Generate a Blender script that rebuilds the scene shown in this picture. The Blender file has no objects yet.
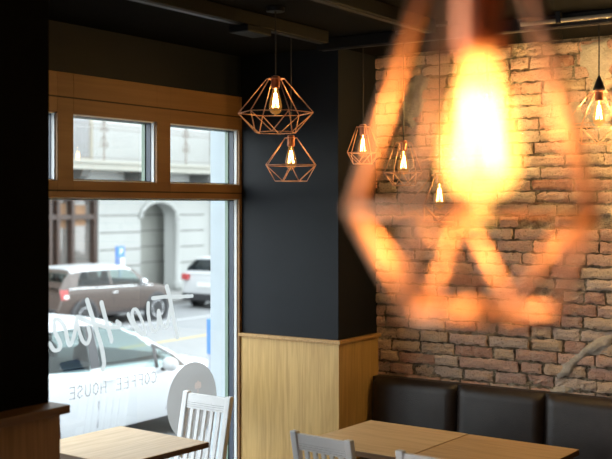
import bpy, bmesh, math, random
from mathutils import Vector, Matrix, noise as mnoise

# ------------------------------------------------------------------ camera, world, exposure
SC = bpy.context.scene
COL = SC.collection
H = 2.0                      # camera height above the cafe floor
FPX, HZ = 1066.0, 206.0      # focal length and horizon of the photograph, in pixels
YAW = math.atan(710.0 / FPX)  # the window wall recedes this far right of the view axis
cd = bpy.data.cameras.new('camera')
cam = bpy.data.objects.new('camera', cd); COL.objects.link(cam)
cam.location = (0, 0, H); cam.rotation_euler = (math.pi / 2, 0, YAW)
cd.sensor_width = 36.0; cd.lens = 36.0 * FPX / 612.0
cd.shift_y = -(459 / 2 - HZ) / 612.0
cd.clip_start = 0.02; cd.clip_end = 200
cd.dof.use_dof = True; cd.dof.focus_distance = 6.2; cd.dof.aperture_fstop = 2.35
SC.camera = cam

w = bpy.data.worlds.new('overcast_sky'); SC.world = w; w.use_nodes = True
nt = w.node_tree; nt.nodes.clear()
out = nt.nodes.new('ShaderNodeOutputWorld'); bg = nt.nodes.new('ShaderNodeBackground')
tc = nt.nodes.new('ShaderNodeTexCoord'); sep = nt.nodes.new('ShaderNodeSeparateXYZ'); rmp = nt.nodes.new('ShaderNodeValToRGB')
rmp.color_ramp.elements[0].position = 0.0; rmp.color_ramp.elements[0].color = (0.90, 0.95, 0.97, 1)
rmp.color_ramp.elements[1].position = 0.8; rmp.color_ramp.elements[1].color = (0.86, 0.94, 1.0, 1)
nt.links.new(tc.outputs['Generated'], sep.inputs[0]); nt.links.new(sep.outputs['Z'], rmp.inputs[0])
nt.links.new(rmp.outputs[0], bg.inputs['Color']); bg.inputs['Strength'].default_value = 5.6
nt.links.new(bg.outputs[0], out.inputs[0])

SC.view_settings.view_transform = 'Standard'
try: SC.view_settings.look = 'None'
except Exception: pass
SC.view_settings.exposure = 0.0; SC.view_settings.gamma = 1.0
SC.view_settings.use_curve_mapping = False
cy = SC.cycles
cy.max_bounces = 10; cy.diffuse_bounces = 5; cy.glossy_bounces = 4; cy.transmission_bounces = 6; cy.transparent_max_bounces = 24
cy.caustics_reflective = False; cy.caustics_refractive = False
cy.sample_clamp_indirect = 4.0; cy.sample_clamp_direct = 0.0; cy.blur_glossy = 0.6
cy.use_denoising = True

def portal(name, x, y0, y1, z0, z1):
    l = bpy.data.lights.new(name, 'AREA'); l.shape = 'RECTANGLE'; l.size = abs(y1 - y0); l.size_y = z1 - z0
    l.cycles.is_portal = True
    o = bpy.data.objects.new(name, l); COL.objects.link(o)
    o.matrix_world = Matrix.Translation((x, (y0 + y1) / 2, (z0 + z1) / 2)) @ Matrix(((0, 0, -1, 0), (1, 0, 0, 0), (0, 1, 0, 0), (0, 0, 0, 1))).inverted().transposed()
    # aim -Z into the room (+X)
    o.rotation_euler = Vector((1, 0, 0)).to_track_quat('-Z', 'Z').to_euler()
portal('window_daylight', -4.50, 3.1, 5.5, 0.3, 2.6)
portal('side_window_daylight', -4.50, -2.6, 2.1, 0.3, 2.6)

fl_ = bpy.data.lights.new('front_fill_light', 'AREA'); fl_.shape = 'RECTANGLE'; fl_.size = 2.6; fl_.size_y = 1.9; fl_.energy = 26; fl_.color = (.90, .95, 1.0)  # added fill from behind the camera; the front wall has no window
fo_ = bpy.data.objects.new('front_fill_light', fl_); COL.objects.link(fo_); fo_.location = (-2.3, -3.5, 1.45)
fo_.rotation_euler = Vector((0, 1, 0)).to_track_quat('-Z', 'Z').to_euler()

sl_ = bpy.data.lights.new('side_window_fill', 'AREA'); sl_.shape = 'RECTANGLE'; sl_.size = 4.4; sl_.size_y = 1.9; sl_.energy = 260; sl_.color = (1.0, .97, .93)  # unseen fill added inside the side window to boost its daylight
so_ = bpy.data.objects.new('side_window_fill', sl_); COL.objects.link(so_); so_.location = (-4.15, -.25, 1.4)
so_.rotation_euler = Vector((1, 0, 0)).to_track_quat('-Z', 'Z').to_euler()

# ------------------------------------------------------------------ measuring: pixel ray met with a plane of the place
SF, CF = math.sin(YAW), math.cos(YAW)
def on_x(px, py, X):
    k = (px - 306.0) / FPX; d = -X / (SF - CF * k)
    return Vector((X, d * (CF + SF * k), H + (HZ - py) * d / FPX))
def on_y(px, py, Y):
    k = (px - 306.0) / FPX; d = Y / (CF + SF * k)
    return Vector((d * (-SF + CF * k), Y, H + (HZ - py) * d / FPX))
def at_d(px, py, d):
    k = (px - 306.0) / FPX
    return Vector((d * (-SF + CF * k), d * (CF + SF * k), H + (HZ - py) * d / FPX))
def yx(px, X): return on_x(px, HZ, X).y

# ------------------------------------------------------------------ materials
MATS = {}
class NB:
    def __init__(s, name):
        s.m = bpy.data.materials.new(name); s.m.use_nodes = True; s.t = s.m.node_tree; s.t.nodes.clear()
        s.out = s.t.nodes.new('ShaderNodeOutputMaterial')
    def n(s, typ, ins=None, **kw):
        nd = s.t.nodes.new(typ)
        for k, v in kw.items(): setattr(nd, k, v)
        for k, v in (ins or {}).items():
            if isinstance(v, bpy.types.NodeSocket): s.t.links.new(v, nd.inputs[k])
            else: nd.inputs[k].default_value = v
        return nd
    def ramp(s, fac, stops):
        r = s.n('ShaderNodeValToRGB', {0: fac}); e = r.color_ramp.elements
        while len(e) < len(stops): e.new(0.5)
        for q, (p, c) in zip(e, stops): q.position = p; q.color = (*c, 1) if len(c) == 3 else c
        return r.outputs[0]
    def mix(s, f, a, b, mode='MIX'):
        nd = s.n('ShaderNodeMix', data_type='RGBA', blend_type=mode)
        for i, v in ((0, f), (6, a), (7, b)):
            if isinstance(v, bpy.types.NodeSocket): s.t.links.new(v, nd.inputs[i])
            else: nd.inputs[i].default_value = v if i == 0 else ((*v, 1) if len(v) == 3 else v)
        return nd.outputs[2]
    def fin(s, sh): s.t.links.new(sh, s.out.inputs[0]); return s.m
    def coord(s, scale=(1, 1, 1), kind='Object'):
        tcn = s.n('ShaderNodeTexCoord'); mp = s.n('ShaderNodeMapping', {0: tcn.outputs[kind], 'Scale': scale}); return mp.outputs[0]
    def noise(s, v, scale, detail=3, rough=.55):
        return s.n('ShaderNodeTexNoise', {'Vector': v, 'Scale': scale, 'Detail': detail, 'Roughness': rough}).outputs[0]
    def bump(s, h, st, dist=.01):
        return s.n('ShaderNodeBump', {'Strength': st, 'Distance': dist, 'Height': h}).outputs[0]

def paint(name, col, rough=.5, metal=0.0, var=.06, bump=.0, scale=8, coat=0.0, spec=.5):
    if name in MATS: return MATS[name]
    b = NB(name); v = b.coord(); nz = b.noise(v, scale)
    c = b.ramp(nz, [(.3, tuple(x * (1 - var) for x in col)), (.7, tuple(min(1, x * (1 + var)) for x in col))])
    p = b.n('ShaderNodeBsdfPrincipled', {'Base Color': c, 'Roughness': rough, 'Metallic': metal, 'Coat Weight': coat, 'Specular IOR Level': spec})
    if bump: b.t.links.new(b.bump(b.noise(v, scale * 12), bump), p.inputs['Normal'])
    MATS[name] = b.fin(p.outputs[0]); return MATS[name]

def wood(name, light, dark, axis=2, rough=.45, scale=1.0):
    """oak: grain drawn out along one axis, with cathedral figure"""
    if name in MATS: return MATS[name]
    b = NB(name)
    s1 = [5.5 * scale] * 3; s1[axis] = .55 * scale
    s2 = [60.0 * scale] * 3; s2[axis] = 2.2 * scale
    n1 = b.noise(b.coord(s1), 1.0, 4, .6); n2 = b.noise(b.coord(s2), 1.0, 3, .6)
    wv = b.n('ShaderNodeMath', {0: n1, 1: 15.0}, operation='MULTIPLY'); fr = b.n('ShaderNodeMath', {0: wv.outputs[0], 1: 1.0}, operation='PINGPONG')
    c1 = b.ramp(fr.outputs[0], [(0, tuple((l * .62 + d * .38) for l, d in zip(light, dark))), (.6, light)])
    c2 = b.mix(b.ramp(n2, [(.40, (0, 0, 0)), (.66, (.5, .5, .5))]), c1, dark)
    p = b.n('ShaderNodeBsdfPrincipled', {'Base Color': c2, 'Roughness': rough, 'Normal': b.bump(n2, .12, .003)})
    MATS[name] = b.fin(p.outputs[0]); return MATS[name]

def glassy(name, tint=(1, 1, 1), ior=1.45, rough=.0, emit=None):
    if name in MATS: return MATS[name]
    b = NB(name); f = b.n('ShaderNodeFresnel', {'IOR': ior})
    t = b.n('ShaderNodeBsdfTransparent', {'Color': (*tint, 1)}); g = b.n('ShaderNodeBsdfGlossy', {'Color': (1, 1, 1, 1), 'Roughness': rough})
    geo = b.n('ShaderNodeNewGeometry'); fr = b.n('ShaderNodeMath', {0: 1.0, 1: geo.outputs['Backfacing']}, operation='SUBTRACT')   # reflect once, at the outer face
    fm = b.n('ShaderNodeMath', {0: f.outputs[0], 1: fr.outputs[0]}, operation='MULTIPLY')
    m = b.n('ShaderNodeMixShader', {0: fm.outputs[0], 1: t.outputs[0], 2: g.outputs[0]}); sh = m.outputs[0]
    if emit:
        e = b.n('ShaderNodeEmission', {'Color': (*emit[0], 1), 'Strength': emit[1]})
        sh = b.n('ShaderNodeAddShader', {0: sh, 1: e.outputs[0]}).outputs[0]
    MATS[name] = b.fin(sh)
    if emit: MATS[name].cycles.emission_sampling = 'NONE'
    return MATS[name]

def glow(name, col, st):
    if name in MATS: return MATS[name]
    b = NB(name); e = b.n('ShaderNodeEmission', {'Color': (*col, 1), 'Strength': st})
    MATS[name] = b.fin(e.outputs[0]); MATS[name].cycles.emission_sampling = 'NONE'; return MATS[name]

def brick_material():
    b = NB('old_brick'); at = b.n('ShaderNodeAttribute', attribute_name='brick_tone'); v = b.coord()
    base = b.ramp(at.outputs['Fac'], [(0, (.50, .26, .185)), (.22, (.61, .36, .27)), (.45, (.68, .455, .36)), (.66, (.68, .50, .345)), (.84, (.72, .56, .45)), (1, (.52, .39, .32))])
    n1 = b.noise(v, 22, 6, .65); n2 = b.noise(v, 120, 4, .7); n3 = b.noise(v, 7, 4, .6)
    c = b.mix(b.ramp(n1, [(.48, (0, 0, 0)), (.72, (.65, .65, .65))]), base, (.70, .56, .455))
    c = b.mix(b.ramp(n2, [(.30, (.85, .85, .85)), (.45, (0, 0, 0))]), c, (.16, .10, .065))
    c = b.mix(b.ramp(n3, [(.62, (0, 0, 0)), (.75, (.55, .55, .55))]), c, (.50, .45, .38))
    hgt = b.n('ShaderNodeMath', {0: n1, 1: n2}, operation='ADD')
    p = b.n('ShaderNodeBsdfPrincipled', {'Base Color': c, 'Roughness': .9, 'Specular IOR Level': .2, 'Normal': b.bump(hgt.outputs[0], 1.0, .016)})
    MATS['brick'] = b.fin(p.outputs[0])
    b = NB('raked_mortar'); v = b.coord(); n1 = b.noise(v, 9, 4, .6); n2 = b.noise(v, 90, 5, .7)
    c = b.ramp(n1, [(.35, (.17, .125, .085)), (.5, (.34, .27, .19)), (.68, (.56, .48, .37))])
    c = b.mix(b.ramp(n2, [(.35, (.8, .8, .8)), (.5, (0, 0, 0))]), c, (.07, .05, .035))
    p = b.n('ShaderNodeBsdfPrincipled', {'Base Color': c, 'Roughness': .95, 'Specular IOR Level': .1, 'Normal': b.bump(n2, 1.0, .02)})
    MATS['mortar'] = b.fin(p.outputs[0])
    b = NB('cement_patch'); v = b.coord(); n1 = b.noise(v, 14, 5, .65); n2 = b.noise(v, 70, 4, .6)
    c = b.ramp(n1, [(.3, (.33, .29, .24)), (.7, (.56, .50, .42))])
    p = b.n('ShaderNodeBsdfPrincipled', {'Base Color': c, 'Roughness': .9, 'Specular IOR Level': .2, 'Normal': b.bump(n2, .8, .01)})
    MATS['cement'] = b.fin(p.outputs[0])
brick_material()

def distressed(name):
    """white chair paint, a little worn"""
    b = NB(name); v = b.coord(); n1 = b.noise(v, 34, 4, .65)
    c = b.mix(b.ramp(n1, [(.70, (0, 0, 0)), (.76, (.9, .9, .9))]), (.74, .74, .75), (.13, .07, .035))
    p = b.n('ShaderNodeBsdfPrincipled', {'Base Color': c, 'Roughness': .45}); MATS[name] = b.fin(p.outputs[0])
distressed('chair_white')

M_oak = wood('oak_panel', (.66, .42, .145), (.44, .25, .075), 2)
M_oak_x = wood('oak_cap', (.56, .33, .12), (.33, .17, .05), 1)
M_tab = wood('oak_table', (.62, .43, .225), (.42, .265, .12), 0)
M_tab2 = wood('oak_table_darker', (.55, .36, .17), (.36, .215, .09), 0)
M_tabw = wood('oak_table_pale', (.66, .47, .27), (.44, .27, .13), 1)
M_edge = wood('oak_edge_shade', (.17, .085, .035), (.09, .045, .02), 0)  # tabletop edges: shade put into the colour as darker oak
M_frame = wood('window_wood', (.29, .145, .052), (.22, .105, .036), 1, .5, .6)
M_dark = paint('dark_wall_paint', (.0085, .0108, .0150), .5, var=.1, bump=.05, scale=3, spec=.2)
M_soft = paint('black_pier_paint', (.005, .0045, .004), .9, var=.1, spec=.05)
M_ceil = paint('dark_ceiling', (.0060, .0060, .0058), .9, var=.15, scale=2, spec=.03)
M_steel = paint('track_black', (.008, .0078, .0078), .6, var=.1, spec=.15)
M_white = paint('white_bead', (.80, .82, .84), .4, var=.02)
M_gask = paint('window_gasket', (.05, .065, .10), .35, var=.05)
M_green = paint('glass_edge_green', (.19, .27, .21), .3, var=.05)
M_leather = paint('dark_brown_leather', (.020, .0140, .0125), .42, var=.2, bump=.25, scale=14)
M_copper = paint('copper_wire', (.80, .42, .24), .5, metal=.45, var=.08)
M_socket = paint('copper_socket', (.46, .17, .085), .33, metal=.85, var=.1)
M_black = paint('black_plastic', (.012, .012, .012), .4, var=.05)
M_glass = glassy('window_glass', (.97, .985, .98))
M_bulb = glassy('bulb_glass', (1.0, .90, .74), 1.35, 0, ((1.0, .42, .07), .16))
M_bulbhot = glassy('bulb_glass_close', (1.0, .85, .6), 1.35, 0, ((1.0, .56, .13), 1.6))
M_fil = glow('filament_glow', (1.0, .62, .22), 34.0)
M_filhot = glow('filament_glow_close', (1.0, .74, .34), 9.0)

# ------------------------------------------------------------------ mesh helpers
class MB:
    def __init__(s): s.v = []; s.f = []; s.att = []
    def add(s, vs, fs, M=None):
        o = len(s.v); s.v += [tuple(M @ Vector(p)) if M else tuple(p) for p in vs]; s.f += [tuple(i + o for i in q) for q in fs]; return s
    def box(s, a, b, M=None):
        x0, y0, z0 = a; x1, y1, z1 = b
        x0, x1 = sorted((x0, x1)); y0, y1 = sorted((y0, y1)); z0, z1 = sorted((z0, z1))
        return s.add([(x0, y0, z0), (x1, y0, z0), (x1, y1, z0), (x0, y1, z0), (x0, y0, z1), (x1, y0, z1), (x1, y1, z1), (x0, y1, z1)],
                     [(0, 3, 2, 1), (4, 5, 6, 7), (0, 1, 5, 4), (1, 2, 6, 5), (2, 3, 7, 6), (3, 0, 4, 7)], M)
    def tube(s, pts, r, n=8, closed=False, cap=True):
        pts = [Vector(p) for p in pts]; N = len(pts); rings = []; o = len(s.v)
        for i, p in enumerate(pts):
            if closed: t = pts[(i + 1) % N] - pts[i - 1]
            else: t = pts[min(i + 1, N - 1)] - pts[max(i - 1, 0)]
            t = t.normalized() if t.length > 1e-9 else Vector((0, 0, 1))
            ref = Vector((0, 0, 1)) if abs(t.z) < .9 else Vector((1, 0, 0))
            a = t.cross(ref).normalized(); b2 = t.cross(a)
            rr = r[i] if isinstance(r, (list, tuple)) else r
            s.v += [tuple(p + (a * math.cos(2 * math.pi * k / n) + b2 * math.sin(2 * math.pi * k / n)) * rr) for k in range(n)]
        for i in range(N if closed else N - 1):
            j = (i + 1) % N
            for k in range(n):
                s.f.append((o + i * n + k, o + i * n + (k + 1) % n, o + j * n + (k + 1) % n, o + j * n + k))
        if cap and not closed:
            s.f.append(tuple(o + k for k in range(n))); s.f.append(tuple(o + (N - 1) * n + k for k in reversed(range(n))))
        return s
    def lathe(s, prof, n=24, M=None, cap=True):
        vs = []; fs = []
        for r, z in prof: vs += [(r * math.cos(2 * math.pi * k / n), r * math.sin(2 * math.pi * k / n), z) for k in range(n)]
        for i in range(len(prof) - 1):
            for k in range(n): fs.append((i * n + k, i * n + (k + 1) % n, (i + 1) * n + (k + 1) % n, (i + 1) * n + k))
        if cap: fs.append(tuple(reversed(range(n)))); fs.append(tuple((len(prof) - 1) * n + k for k in range(n)))
        return s.add(vs, fs, M)
    def prism(s, poly, a0, a1, fn):
        """poly = 2-D outline; fn(u, v, a) gives the 3-D point"""
        n = len(poly); vs = [fn(u, v, a0) for u, v in poly] + [fn(u, v, a1) for u, v in poly]
        fs = [tuple(range(n)), tuple(reversed(range(n, 2 * n)))] + [(i, i + n, (i + 1) % n + n, (i + 1) % n) for i in range(n)]
        return s.add(vs, fs)
    def grid(s, fn, nu, nv):
        vs = [fn(i / nu, j / nv) for i in range(nu + 1) for j in range(nv + 1)]
        fs = [(i * (nv + 1) + j, (i + 1) * (nv + 1) + j, (i + 1) * (nv + 1) + j + 1, i * (nv + 1) + j + 1) for i in range(nu) for j in range(nv)]
        return s.add(vs, fs)
    def build(s, name, mat, parent=None, smooth=False, bevel=0, seg=2, recalc=True):
        me = bpy.data.meshes.new(name); bm = bmesh.new()
        vv = [bm.verts.new(p) for p in s.v]
        for q in s.f:
            try: bm.faces.new([vv[i] for i in q])
            except ValueError: pass
        if recalc: bmesh.ops.recalc_face_normals(bm, faces=bm.faces)
        bm.to_mesh(me); bm.free(); me.materials.append(mat)
        if smooth:
            for p in me.polygons: p.use_smooth = True
        o = bpy.data.objects.new(name, me); COL.objects.link(o)
        if parent: o.parent = parent
        if bevel:
            md = o.modifiers.new('bevel', 'BEVEL'); md.width = bevel; md.segments = seg; md.limit_method = 'ANGLE'; md.angle_limit = math.radians(40)
        return o
def smooth_by_angle(o, deg=40):
    for p in o.data.polygons: p.use_smooth = True
    md = o.modifiers.new('es', 'EDGE_SPLIT'); md.split_angle = math.radians(deg); return o
def tag(o, label=None, cat=None, group=None, kind=None):
    if label: o['label'] = label
    if cat: o['category'] = cat
    if group: o['group'] = group
    if kind: o['kind'] = kind
    return o
def empty(name, loc=(0, 0, 0), rz=0, label=None, cat=None, group=None):
    o = bpy.data.objects.new(name, None); COL.objects.link(o); o.location = loc; o.rotation_euler = (0, 0, rz); o.empty_display_size = .05
    return tag(o, label, cat, group)
def struct(o): o['kind'] = 'structure'; return o
def copy_tree(o, parent=None):
    c = o.copy(); COL.objects.link(c)
    if parent: c.parent = parent
    for ch in [k for k in bpy.data.objects if k.parent == o]: copy_tree(ch, c)
    return c
BX = lambda a, b: MB().box(a, b)

# ------------------------------------------------------------------ the room
WX = -4.19            # inner face of the window wall
BY = 6.00             # face of the brick wall
CZ = 2.97             # ceiling
FLOOR_DROP = -0.85    # the street lies this much below the cafe floor
STX = -4.302
struct(BX((-4.42, -3.6, -.12), (3.6, 6.3, 0)).build('floor', wood('floor_boards', (.20, .12, .06), (.10, .06, .03), 1)))
struct(BX((-4.42, -3.6, CZ), (3.6, 6.3, CZ + .15)).build('ceiling', M_ceil))
struct(BX((3.2, -3.6, 0), (3.35, 6.3, CZ)).build('wall_right', M_dark))
struct(BX((-4.42, -3.75, 0), (3.35, -3.6, CZ)).build('wall_front', M_dark))
# window wall: dark paint round the two shop windows
W1a, W1b, WTOP = 2.95, yx(240.5, WX), 2.706
wl = MB()
wl.box((STX, -3.6, -.12), (WX, -2.7, CZ)); wl.box((STX, -2.7, WTOP), (WX, 6.3, CZ)); wl.box((STX, 2.2, -.12), (WX, W1a, WTOP)); wl.box((STX, W1b, -.12), (WX, 6.3, WTOP))
wl.box((STX, -2.7, -.12), (WX, 2.2, .30)); wl.box((STX, W1a, -.12), (WX, W1b, .20))
struct(wl.build('wall_left', M_dark))
# exterior plaster of the cafe front, with the pale reveal seen through the glass
RV = yx(229, -4.30)
REV = yx(213, -4.43)
ex = MB()
for a, b2, z0, z1 in ((RV, 8.0, -.9, 3.6), (2.2, W1a - .05, -.9, 3.6), (W1a - .05, RV, 2.80, 3.6), (W1a - .05, RV, -.9, .20)):
    ex.box((-4.455, a, z0), (STX - .002, b2, z1))
struct(ex.build('wall_outside', paint('pale_plaster', (.50, .56, .61), .8, var=.03)))

# corner column: dark paint over an oak wainscot
CXF, CYF, WZ = -3.43, 5.51, 1.18
struct(BX((WX + .003, CYF + .012, 0), (CXF - .012, BY + .2, CZ - .002)).build('wall_corner', M_dark))
tr = empty('trim_1'); struct(tr)
BX((WX + .004, CYF, 0), (CXF, BY - .002, WZ - .022)).build('panel', M_oak, tr)
BX((WX + .004, CYF - .016, WZ - .022), (CXF + .018, BY - .002, WZ)).build('panel_cap', M_oak_x, tr, bevel=.003)
# near pier on the left with its own wainscot ledge
struct(BX((WX + .003, 2.2, 0), (-3.365, 3.113, CZ - .002)).build('wall_pier', M_soft))
tr2 = empty('trim_2'); struct(tr2)
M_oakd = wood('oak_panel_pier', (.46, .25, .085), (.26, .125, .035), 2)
BX((WX + .004, 2.17, 0), (-3.285, 3.10, WZ - .035)).build('panel', M_oakd, tr2)
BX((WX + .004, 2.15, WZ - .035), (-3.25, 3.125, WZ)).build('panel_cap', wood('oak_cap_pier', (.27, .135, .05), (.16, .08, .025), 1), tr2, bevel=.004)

# ------------------------------------------------------------------ brick wall: every brick has its own rough face
random.seed(11)
def brick_wall():
    mb = MB(); tone = []
    pitch, jt = .0722, .013
    x0w, x1w = CXF - .05, 3.2
    soot = []
    ncourse = int(CZ / pitch) + 1
    for c in range(ncourse):
        z0 = c * pitch; z1 = min(z0 + pitch - jt, CZ - .004)
        if z1 - z0 < .02: continue
        x = x0w - random.random() * .2; run = random.random()
        while x < x1w:
            L = random.choice((.245, .245, .19, .16, .12, .12, .215)) * random.uniform(.95, 1.04)
            a, b2 = max(x, x0w), min(x + L, x1w); x += L + jt * random.uniform(.7, 1.7)
            if b2 - a < .03: continue
            if random.random() < .012 and c > 14: continue          # lost brick
            far = (a > .3) or z1 < .75
            nx, nz = (2, 1) if far else (max(2, int((b2 - a) / .022)), 4)
            proud = random.uniform(.011, .028); tilt = random.uniform(-.004, .004); dz = random.uniform(-.003, .003)
            worn = random.random() < .09
            t = min(1, max(0, random.gauss(.47, .22)))
            base = len(mb.v)
            rr = random.uniform(.004, .010)
            for i in range(nx + 1):
                for j in range(nz + 1):
                    u, v = i / nx, j / nz
                    px = a + (b2 - a) * u; pz = z0 + dz + (z1 - z0) * v
                    edge = (i in (0, nx)) or (j in (0, nz))
                    jx = random.uniform(-.005, .005) if edge else 0; jz = random.uniform(-.0055, .0045) if edge else 0
                    dep = proud + tilt * (u - .5) * 2 - (rr if edge else 0) + random.uniform(-.0016, .0016)
                    if worn: dep -= random.uniform(0, .012)
                    if far: jx = jz = 0
                    mb.v.append((px + jx, BY - dep, pz + jz))
            for i in range(nx):
                for j in range(nz):
                    q = base + i * (nz + 1) + j
                    mb.f.append((q, q + nz + 1, q + nz + 2, q + 1)); tone.append(t)
            loop = [base + i * (nz + 1) for i in range(nx + 1)] + [base + nx * (nz + 1) + j for j in range(1, nz + 1)] + [base + i * (nz + 1) + nz for i in range(nx - 1, -1, -1)] + [base + j for j in range(nz - 1, 0, -1)]
            bb = len(mb.v)
            for q in loop:
                p = mb.v[q]; mb.v.append((p[0], BY + .012, p[2]))
            for k in range(len(loop)):
                mb.f.append((loop[k], bb + k, bb + (k + 1) % len(loop), loop[(k + 1) % len(loop)])); tone.append(t)
    me = bpy.data.meshes.new('wall_back'); me.from_pydata(mb.v, [], mb.f); me.update()
    at = me.attributes.new('brick_tone', 'FLOAT', 'FACE')
    for i, t in enumerate(tone): at.data[i].value = t
    bm = bmesh.new(); bm.from_mesh(me); bmesh.ops.recalc_face_normals(bm, faces=bm.faces); bm.to_mesh(me); bm.free()
    me.materials.append(MATS['brick'])
    o = bpy.data.objects.new('wall_back', me); COL.objects.link(o); struct(o)
    # mortar bed: a rough sheet behind the bricks
    mm = MB()
    def bed(u, v):
        return (x0w + (3.2 - x0w) * u, BY + .002 + random.uniform(-.009, .005), CZ * v)
    mm.grid(bed, 230, 120); m = mm.build('mortar_bed', MATS['mortar'], o)
    BX((CXF - .05, BY + .012, 0), (3.2, BY + .2, CZ)).build('backing', MATS['mortar'], o)
    # smears of cement left on the bricks (outlines read off the photo, on the wall plane)
    def smear(name, pts, th, seed):
        poly = [on_y(px, py, BY) for px, py in pts]; poly = [(p.x, p.z) for p in poly]; st = .011
        x0, x1 = min(p[0] for p in poly) - .05, max(p[0] for p in poly) + .05; z0, z1 = min(p[1] for p in poly) - .05, max(p[1] for p in poly) + .05
        def sdist(x, z):
            c = False; dm = 9; j = len(poly) - 1
            for i in range(len(poly)):
                (a, b2), (a2, b3) = poly[i], poly[j]
                if (b2 > z) != (b3 > z) and x < (a2 - a) * (z - b2) / (b3 - b2) + a: c = not c
                ex_, ez_ = a2 - a, b3 - b2; t = max(0, min(1, ((x - a) * ex_ + (z - b2) * ez_) / (ex_ * ex_ + ez_ * ez_ + 1e-9)))
                dm = min(dm, math.hypot(x - a - ex_ * t, z - b2 - ez_ * t)); j = i
            return dm if c else -dm
        nx, nz = int((x1 - x0) / st), int((z1 - z0) / st); mb = MB(); idx = {}
        for i in range(nx + 1):
            for j in range(nz + 1):
                x, z = x0 + i * st, z0 + j * st; nzv = mnoise.noise(Vector((x * 17 + seed, z * 17, 0))); n2 = mnoise.noise(Vector((x * 55, z * 55, seed)))
                d = sdist(x, z) + .022 * nzv
                if d < -.004: continue
                t = max(0, min(1, d / .035)); t = t * t * (3 - 2 * t)
                idx[i, j] = len(mb.v); mb.v.append((x, BY - (.010 + th * .020 * t + .005 * nzv + .004 * n2), z))
        for i in range(nx):
            for j in range(nz):
                q = [(i, j), (i + 1, j), (i + 1, j + 1), (i, j + 1)]
                if all(k in idx for k in q): mb.f.append(tuple(idx[k] for k in q))
        s = mb.build(name, MATS['cement'], o, smooth=True); s['label'] = 'grey cement smear'
    smear('cement_smear', [(555, 377), (560, 363), (572, 352), (584, 345), (596, 338), (613, 336), (614, 349), (602, 354), (590, 357), (580, 366), (570, 376)], 1.0, 2)
    smear('cement_smear', [(546, 391), (556, 386), (568, 383), (575, 390), (566, 397), (550, 397)], .9, 3)
    smear('cement_smear', [(580, 42), (612, 36), (614, 64), (609, 92), (612, 128), (600, 134), (590, 126), (586, 104), (590, 84), (582, 64)], .9, 4)
    smear('cement_smear', [(560, 112), (577, 96), (588, 110), (584, 128), (570, 134)], .9, 5)
    smear('cement_smear', [(396, 120), (404, 90), (416, 70), (430, 78), (426, 110), (412, 130)], .9, 7)
    return o
brick_wall()

# ------------------------------------------------------------------ window 1
def lattice(openings, y0, y1, z0, z1, xa, xb):
    """solid sheet from y0..y1, z0..z1 with rectangular openings, as boxes"""
    ys = sorted({y0, y1} | {v for o in openings for v in o[:2]}); zs = sorted({z0, z1} | {v for o in openings for v in o[2:]})
    mb = MB()
    for i in range(len(ys) - 1):
        run = None
        for j in range(len(zs) - 1):
            cy_, cz_ = (ys[i] + ys[i + 1]) / 2, (zs[j] + zs[j + 1]) / 2
            solid = not any(a < cy_ < b2 and c < cz_ < d for a, b2, c, d in openings)
            if solid:
                if run is None: run = zs[j]
                end = zs[j + 1]
            if run is not None and (not solid or j == len(zs) - 2):
                mb.box((xa, ys[i], run), (xb, ys[i + 1], end)); run = None
    return mb
ZT0, ZT1 = 2.135, 2.492      # transom panes
ZL0, ZL1 = .27, 2.045        # shop pane
def shrink(ops, e): return [(a + e, b2 - e, c + e, d - e) for a, b2, c, d in ops]
y_ = lambda p: yx(p, WX)
opsT = [(yx(5, WX) - .15, y_(56), ZT0, ZT1), (y_(72), y_(155.5), ZT0, ZT1), (y_(169), y_(238), ZT0, ZT1)]
opsL = [(W1a + .08, y_(238), ZL0, ZL1)]
opsT[0] = (W1a + .10, opsT[0][1], ZT0, ZT1)
win = empty('window_1'); struct(win)
lattice(opsT + opsL, W1a, W1b, .20, WTOP, WX - .006, WX + .012).build('window_frame', M_frame, win, bevel=.0025)
gm = MB()
for z in (2.575, 2.082):
    gm.box((WX + .010, W1a + .01, z - .004), (WX + .0135, W1b - .004, z + .004))
for p in (64, 162.5): pass
gm.build('groove', paint('groove_dark', (.05, .022, .008), .7), win)
lattice(shrink(opsT + opsL, .006), W1a, W1b, .20, WTOP, WX - .030, WX - .007).build('white_bead', M_white, win)
lattice(shrink(opsT + opsL, .010), W1a, W1b, .20, WTOP, WX - .063, WX - .031).build('gasket_frame', M_gask, win)
lattice(shrink(opsT + opsL, .012), W1a, W1b, .20, WTOP, WX - .098, WX - .072).build('outer_frame', M_green, win)
for a, b2, c, d in shrink(opsT + opsL, -.004):
    BX((WX - .070, a, c), (WX - .064, b2, d)).build('pane', M_glass, win)
# the second window of the same front, behind the pier
win2 = empty('window_2'); struct(win2)
ops2 = [(-2.6, -.3, .42, 2.05), (-.2, 2.1, .42, 2.05), (-2.6, -1.5, 2.14, 2.49), (-1.42, -.3, 2.14, 2.49), (-.2, .92, 2.14, 2.49), (1.0, 2.1, 2.14, 2.49)]
lattice(ops2, -2.7, 2.2, .30, WTOP, WX - .1, WX + .012).build('window_frame', M_frame, win2)
for a, b2, c, d in ops2: BX((WX - .070, a, c), (WX - .064, b2, d)).build('pane', M_glass, win2)

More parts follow.
